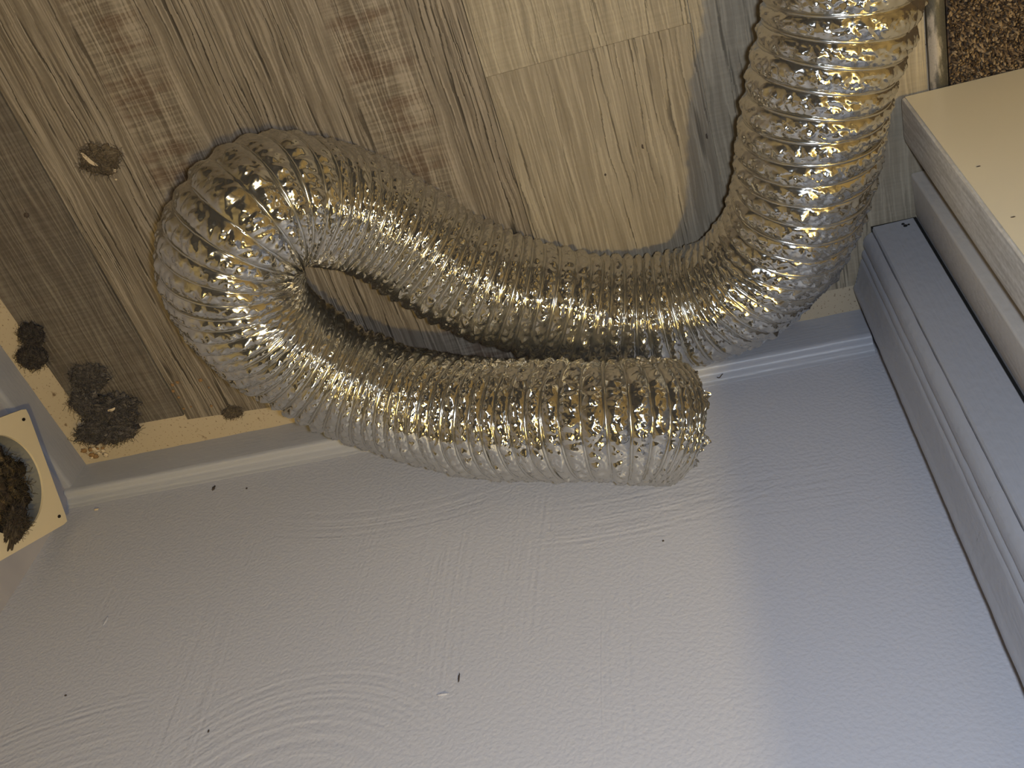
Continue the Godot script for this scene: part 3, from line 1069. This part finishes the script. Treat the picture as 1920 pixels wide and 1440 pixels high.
	var lo2 := root_of("lint_clump", cen + e1 * 0.036 + e2 * 0.010 + n * 0.003)
	lo2.basis = Basis(n, e1, n.cross(e1).normalized()).orthonormalized() * Basis(Vector3.RIGHT, -0.85)
	commit("wad", l2, M.lint, lo2)
	commit("fibre", fibres(0.010, 500, 616, [Color(0.035, 0.027, 0.02), Color(0.09, 0.07, 0.05)], 0.010, 1.0, 0.00018), M.lint, lo2)
	tag(lo2, "tuft of brown lint hanging over the rim of the vent plate hole", "lint")

# ======================================================================= lint and debris
func blob(size: Vector3, rough: float, sd: int, res: int, cols: Array, fine: float) -> ArrayMesh:
	var f := FastNoiseLite.new()
	f.seed = sd; f.frequency = 1.5; f.fractal_octaves = 3
	var g := FastNoiseLite.new()
	g.seed = sd + 1; g.frequency = 6.0; g.fractal_octaves = 3
	var st := SurfaceTool.new()
	st.begin(Mesh.PRIMITIVE_TRIANGLES)
	var rings := res
	var seg := res * 2
	for i in rings + 1:
		var a := PI * i / rings
		for k in seg + 1:
			var t := TAU * (k % seg) / seg
			var d := Vector3(sin(a) * cos(t), cos(a), sin(a) * sin(t))
			var r := 1.0 + rough * f.get_noise_3dv(d * 1.3) * 1.5 + fine * g.get_noise_3dv(d) * 1.6
			var m := clampf(g.get_noise_3dv(d * 0.8 + Vector3(3, 1, 2)) * 1.3 + 0.45, 0, 1)
			var c: Color = (cols[0] as Color).lerp(cols[1], m)
			if cols.size() > 2:
				c = c.lerp(cols[2], smoothstep(0.18, 0.45, f.get_noise_3dv(d * 2.2 + Vector3(9, 4, 7))))
			st.set_color(c)
			st.set_smooth_group(0)
			st.add_vertex(d * size * r)
	for i in rings:
		for k in seg:
			var p := i * (seg + 1) + k
			var q := p + seg + 1
			st.add_index(p); st.add_index(p + 1); st.add_index(q)
			st.add_index(p + 1); st.add_index(q + 1); st.add_index(q)
	st.generate_normals()
	return st.commit()

func fibres(radius: float, count: int, sd: int, cols: Array, length: float, flat := 1.0, thick := 0.00022) -> ArrayMesh:
	var rng := RandomNumberGenerator.new()
	rng.seed = sd
	var b := Builder.new()
	b.colored = true
	for i in count:
		var d := Vector3(rng.randfn(), rng.randfn(), rng.randfn()).normalized()
		var p := d * radius * rng.randf_range(0.75, 1.1) * Vector3(1, flat, 1)
		var dir := (d + Vector3(rng.randfn(), rng.randfn() * flat, rng.randfn()) * 0.9).normalized()
		var path := PackedVector3Array()
		var rr := PackedFloat32Array()
		for k in 7:
			path.append(p)
			rr.append(thick)
			dir = (dir + Vector3(rng.randfn(), rng.randfn() * flat, rng.randfn()) * 0.55).normalized()
			p += dir * length / 7.0 * Vector3(1, flat, 1)
		tube(b, path, rr, 3, true, (cols[0] as Color).lerp(cols[1], rng.randf()))
	return b.mesh()

func lint_ball(at: Vector3, size: Vector3, sd: int, cols: Array, label: String, rough := 0.35, nf := 900, flen := 0.010):
	# a soft wad: several merged lumps, covered with short fibres that mostly lie along it
	var o := root_of("lint_clump", at)
	commit("wad", blob(size, rough, sd, 44, cols, 0.07), M.lint, o)
	commit("fibre", fuzz(size * 1.02, rough, nf, sd, [cols[0] * 0.9, cols[1] * 1.15, cols[2]], flen), M.lint, o)
	tag(o, label, "lint")
	return o

func fuzz(size: Vector3, rough: float, count: int, sd: int, cols: Array, length: float) -> ArrayMesh:
	var f := FastNoiseLite.new()
	f.seed = sd; f.frequency = 1.5; f.fractal_octaves = 3
	var rng := RandomNumberGenerator.new()
	rng.seed = sd + 50
	var b := Builder.new()
	b.colored = true
	for i in count:
		var d := Vector3(rng.randfn(), absf(rng.randfn()), rng.randfn()).normalized()
		var r := 1.0 + rough * f.get_noise_3dv(d * 1.3) * 1.5
		var p := d * size * r
		var side := d.cross(Vector3(rng.randfn(), rng.randfn(), rng.randfn())).normalized()
		var dir := (side + d * rng.randf_range(-0.05, 0.45)).normalized()
		var path := PackedVector3Array()
		var rr := PackedFloat32Array()
		var ln := length * rng.randf_range(0.4, 1.2)
		var th := rng.randf_range(0.00010, 0.00024)
		for k in 5:
			path.append(p)
			rr.append(th)
			dir = (dir - d * 0.12 + Vector3(rng.randfn(), rng.randfn(), rng.randfn()) * 0.4).normalized()
			p += dir * ln / 5.0
			p.y = maxf(p.y, -size.y * 0.9)
		var c: Color = (cols[0] as Color).lerp(cols[1], rng.randf())
		if rng.randf() < 0.15:
			c = cols[2]
		tube(b, path, rr, 3, true, c)
	return b.mesh()

func lint():
	var dk := [Color(0.030, 0.025, 0.022), Color(0.060, 0.050, 0.043), Color(0.075, 0.064, 0.055)]
	var gr := [Color(0.042, 0.036, 0.032), Color(0.095, 0.082, 0.072), Color(0.150, 0.130, 0.115)]
	var br := [Color(0.075, 0.058, 0.040), Color(0.13, 0.10, 0.07), Color(0.17, 0.135, 0.095)]
	lint_ball(Vector3(-0.6350, 0.007, 0.352), Vector3(0.0105, 0.009, 0.0105), 501, dk, "small dark lint ball near the left baseboard, upper lobe of a pair", 0.3, 900, 0.009)
	lint_ball(Vector3(-0.6480, 0.007, 0.3745), Vector3(0.0125, 0.010, 0.0120), 511, dk, "dark brown lint ball sitting on the gap beside the left baseboard", 0.3, 900, 0.009)
	lint_ball(Vector3(-0.6190, 0.008, 0.4720), Vector3(0.0270, 0.012, 0.0125), 521, gr, "largest fluffy grey lint clump on the cream gap in the floor corner", 0.6, 2200, 0.012)
	lint_ball(Vector3(-0.5960, 0.007, 0.4500), Vector3(0.0170, 0.010, 0.0130), 531, gr, "grey lint tuft with a pale paper scrap in the corner pile", 0.6, 1300, 0.012)
	lint_ball(Vector3(-0.6250, 0.005, 0.4420), Vector3(0.0130, 0.007, 0.0150), 536, gr, "middle grey lint tuft of the corner pile, nearest the left baseboard", 0.6, 1100, 0.012)
	lint_ball(Vector3(-0.6080, 0.002, 0.4130), Vector3(0.0170, 0.003, 0.0130), 541, gr, "thin wispy grey lint patch on the planks above the corner pile", 0.6, 900, 0.012)
	lint_ball(Vector3(-0.4860, 0.002, 0.4860), Vector3(0.0090, 0.004, 0.0055), 551, br, "small brown lint tuft on the cream gap beside the duct", 0.5, 500, 0.007)
	lint_ball(Vector3(-0.4830, 0.002, 0.2110), Vector3(0.0160, 0.003, 0.0115), 561, br, "flat olive brown lint patch on the planks under a curled chip", 0.4, 900, 0.011)

func chip(called: String, at: Vector3, size: Vector3, turn: float, curl: float, mat: Material, label: String, category: String, group := "", up := Vector3.UP):
	# a small bent flake with thickness
	var b := Builder.new()
	var nseg := 8
	var top := []
	for i in nseg + 1:
		var t := float(i) / nseg - 0.5
		var w := size.z * 0.5 * sqrt(maxf(0.06, 1.0 - 4.0 * t * t * 0.9))
		var y := curl * (t * t - 0.25) * -4.0 * size.x * 0.25
		top.append([Vector3(t * size.x, y, -w + 0.2 * size.z * sin(t * 5.0)), Vector3(t * size.x, y, w + 0.2 * size.z * sin(t * 5.0))])
	for i in nseg:
		var a: Array = top[i]
		var c: Array = top[i + 1]
		var n := (c[0] - a[0] as Vector3).cross(a[1] - a[0] as Vector3).normalized()
		if n.y < 0:
			n = -n
		var th := n * size.y
		b.face([a[0] + th, a[1] + th, c[1] + th, c[0] + th], n, Vector3.RIGHT, Vector3.BACK)
		b.face([a[0], a[1], c[1], c[0]], -n, Vector3.RIGHT, Vector3.BACK)
		b.face([a[0], c[0], c[0] + th, a[0] + th], Vector3.FORWARD, Vector3.RIGHT, Vector3.UP)
		b.face([a[1], c[1], c[1] + th, a[1] + th], Vector3.BACK, Vector3.RIGHT, Vector3.UP)
	var m := b.mesh()
	var o := commit(called, m, mat)
	var bs := Basis(Vector3.UP, turn)
	if up != Vector3.UP:
		var q := Basis(Quaternion(Vector3.UP, up))
		bs = q * bs
	o.transform = Transform3D(bs, at)
	tag(o, label, category, group)

func crumb(at: Vector3, size: Vector3, sd: int, mat: Material, called: String, label: String, category: String, group := ""):
	var o := commit(called, blob(size, 0.4, sd, 8, [Color.WHITE, Color.WHITE], 0.3), mat)
	o.position = at
	tag(o, label, category, group)

func debris():
	var back := Vector3(0, 0, -1)
	chip("paper_scrap", Vector3(-0.4892, 0.006, 0.2075), Vector3(0.016, 0.0006, 0.0035), -0.95, 0.5, M.crumb_pale, "pale curled strip on the flat lint patch on the planks", "scrap")
	chip("paper_scrap", Vector3(-0.5935, 0.019, 0.4440), Vector3(0.009, 0.0005, 0.0028), 0.3, 0.6, M.crumb_pale, "small pale scrap caught on top of the grey corner lint", "scrap")
	chip("wood_sliver", Vector3(-0.3585, 0.0012, 0.3635), Vector3(0.010, 0.0012, 0.0030), 0.55, 0.1, M.crumb_pale, "pale wood sliver on the planks inside the duct loop", "sliver")
	var k := 0
	for c in [[-0.4773, 0.2231, 0.0028], [-0.4882, 0.2238, 0.0012], [-0.4822, 0.2263, 0.0013], [-0.4794, 0.2316, 0.0011]]:
		crumb(Vector3(c[0], c[2] * 0.5, c[1]), Vector3(c[2], c[2] * 0.7, c[2] * 0.9), 700 + k, M.crumb_pale, "crumb", "tiny pale crumb scattered beside the flat lint patch", "crumb", "pale crumbs beside the flat lint patch")
		k += 1
	var rng := RandomNumberGenerator.new()
	rng.seed = 33
	for i in 26:
		var x := rng.randf_range(-0.668, -0.640)
		var z := rng.randf_range(0.476, 0.512)
		var sz := rng.randf_range(0.0008, 0.0028)
		crumb(Vector3(x, -0.005 + sz * 0.5, z), Vector3(sz * 1.3, sz * 0.6, sz), 720 + i, M.crumb_tan if i % 3 == 0 else M.crumb_pale, "plaster_crumb", "pale plaster crumb heaped in the floor corner below the vent", "crumb", "plaster crumbs in the floor corner")
	for i in 9:
		var sz := rng.randf_range(0.0010, 0.0018)
		crumb(Vector3(rng.randf_range(-0.535, -0.495), sz * 0.4, rng.randf_range(0.44, 0.478)), Vector3(sz, sz * 0.6, sz), 760 + i, M.crumb_tan, "grit", "tan grit speck on the planks between corner lint and duct", "crumb", "tan grit specks left of the duct")
	crumb(Vector3(-0.5762, 0.0006, 0.2419), Vector3(0.0026, 0.0005, 0.0022), 780, M.crumb_dark, "dirt_speck", "dark flat dirt speck on the leftmost plank", "speck")
	crumb(Vector3(0.0178, 0.0005, 0.3208), Vector3(0.0007, 0.0004, 0.0022), 781, M.crumb_dark, "dirt_speck", "dark elongated speck in the duct's shadow by a plank seam", "speck")
	crumb(Vector3(-0.034, 0.0005, 0.3167), Vector3(0.0008, 0.0004, 0.0018), 782, M.crumb_dark, "dirt_speck", "brown speck on the pale plank, nearest the right duct run", "speck")
	crumb(Vector3(-0.069, 0.0005, 0.3327), Vector3(0.0008, 0.0004, 0.0010), 783, M.crumb_dark, "dirt_speck", "brown round speck in the middle of the pale plank", "speck")
	crumb(Vector3(-0.509, 0.0608, 0.5312), Vector3(0.0014, 0.0032, 0.0010), 790, M.crumb_dark, "lint_crumb", "dark lint crumb on the wall just above the left baseboard moulding", "speck")
	crumb(Vector3(-0.4699, 0.071, 0.5314), Vector3(0.0008, 0.0011, 0.0006), 791, M.crumb_dark, "lint_crumb", "small dark crumb on the wall right of the larger lint crumb", "speck")
	crumb(Vector3(-0.2231, 0.3379, 0.5314), Vector3(0.0006, 0.0035, 0.0006), 792, M.crumb_dark, "wall_speck", "thin dark upright fleck on the wall below the duct", "speck")
	crumb(Vector3(-0.0731, 0.2343, 0.5316), Vector3(0.0008, 0.0007, 0.0006), 793, M.crumb_dark, "wall_speck", "tiny dark dot on the wall under the open duct end", "speck")
	crumb(Vector3(-0.5586, 0.3009, 0.5316), Vector3(0.0008, 0.0008, 0.0006), 794, M.crumb_dark, "wall_speck", "tiny black dot low on the left part of the wall", "speck")
	crumb(Vector3(-0.4125, 0.3551, 0.5316), Vector3(0.0006, 0.0011, 0.0006), 795, M.crumb_dark, "wall_speck", "tiny brown dot among the diagonal brush strokes", "speck")
	crumb(Vector3(-0.6415, 0.0594, 0.5313), Vector3(0.0028, 0.0010, 0.0012), 796, M.crumb_pale, "paint_flake", "small white paint flake on the wall beside the vent plate corner", "flake")
	crumb(Vector3(-0.557, 0.223, 0.5315), Vector3(0.0009, 0.0046, 0.0006), 797, M.wall, "paint_ridge", "raised dried paint ridge on the left part of the wall", "paint ridge")
	crumb(Vector3(-0.2335, 0.3505, 0.5315), Vector3(0.0040, 0.0007, 0.0006), 798, M.wall, "paint_ridge", "raised dried paint ridge next to the dark upright fleck", "paint ridge")
	# a dark thread curled on the moulding right of the duct end
	var b := Builder.new()
	var path := PackedVector3Array()
	var rr := PackedFloat32Array()
	for i in 12:
		var t := float(i) / 11.0
		path.append(Vector3(-0.0125 + 0.0055 * t, 0.0440 + 0.0018 * sin(t * 5.0), 0.5265 - 0.0012 * t))
		rr.append(0.00045)
	tube(b, path, rr, 5)
	tag(commit("lint_thread", b.mesh(), M.crumb_dark), "dark curled lint thread on the baseboard right of the duct end", "thread")
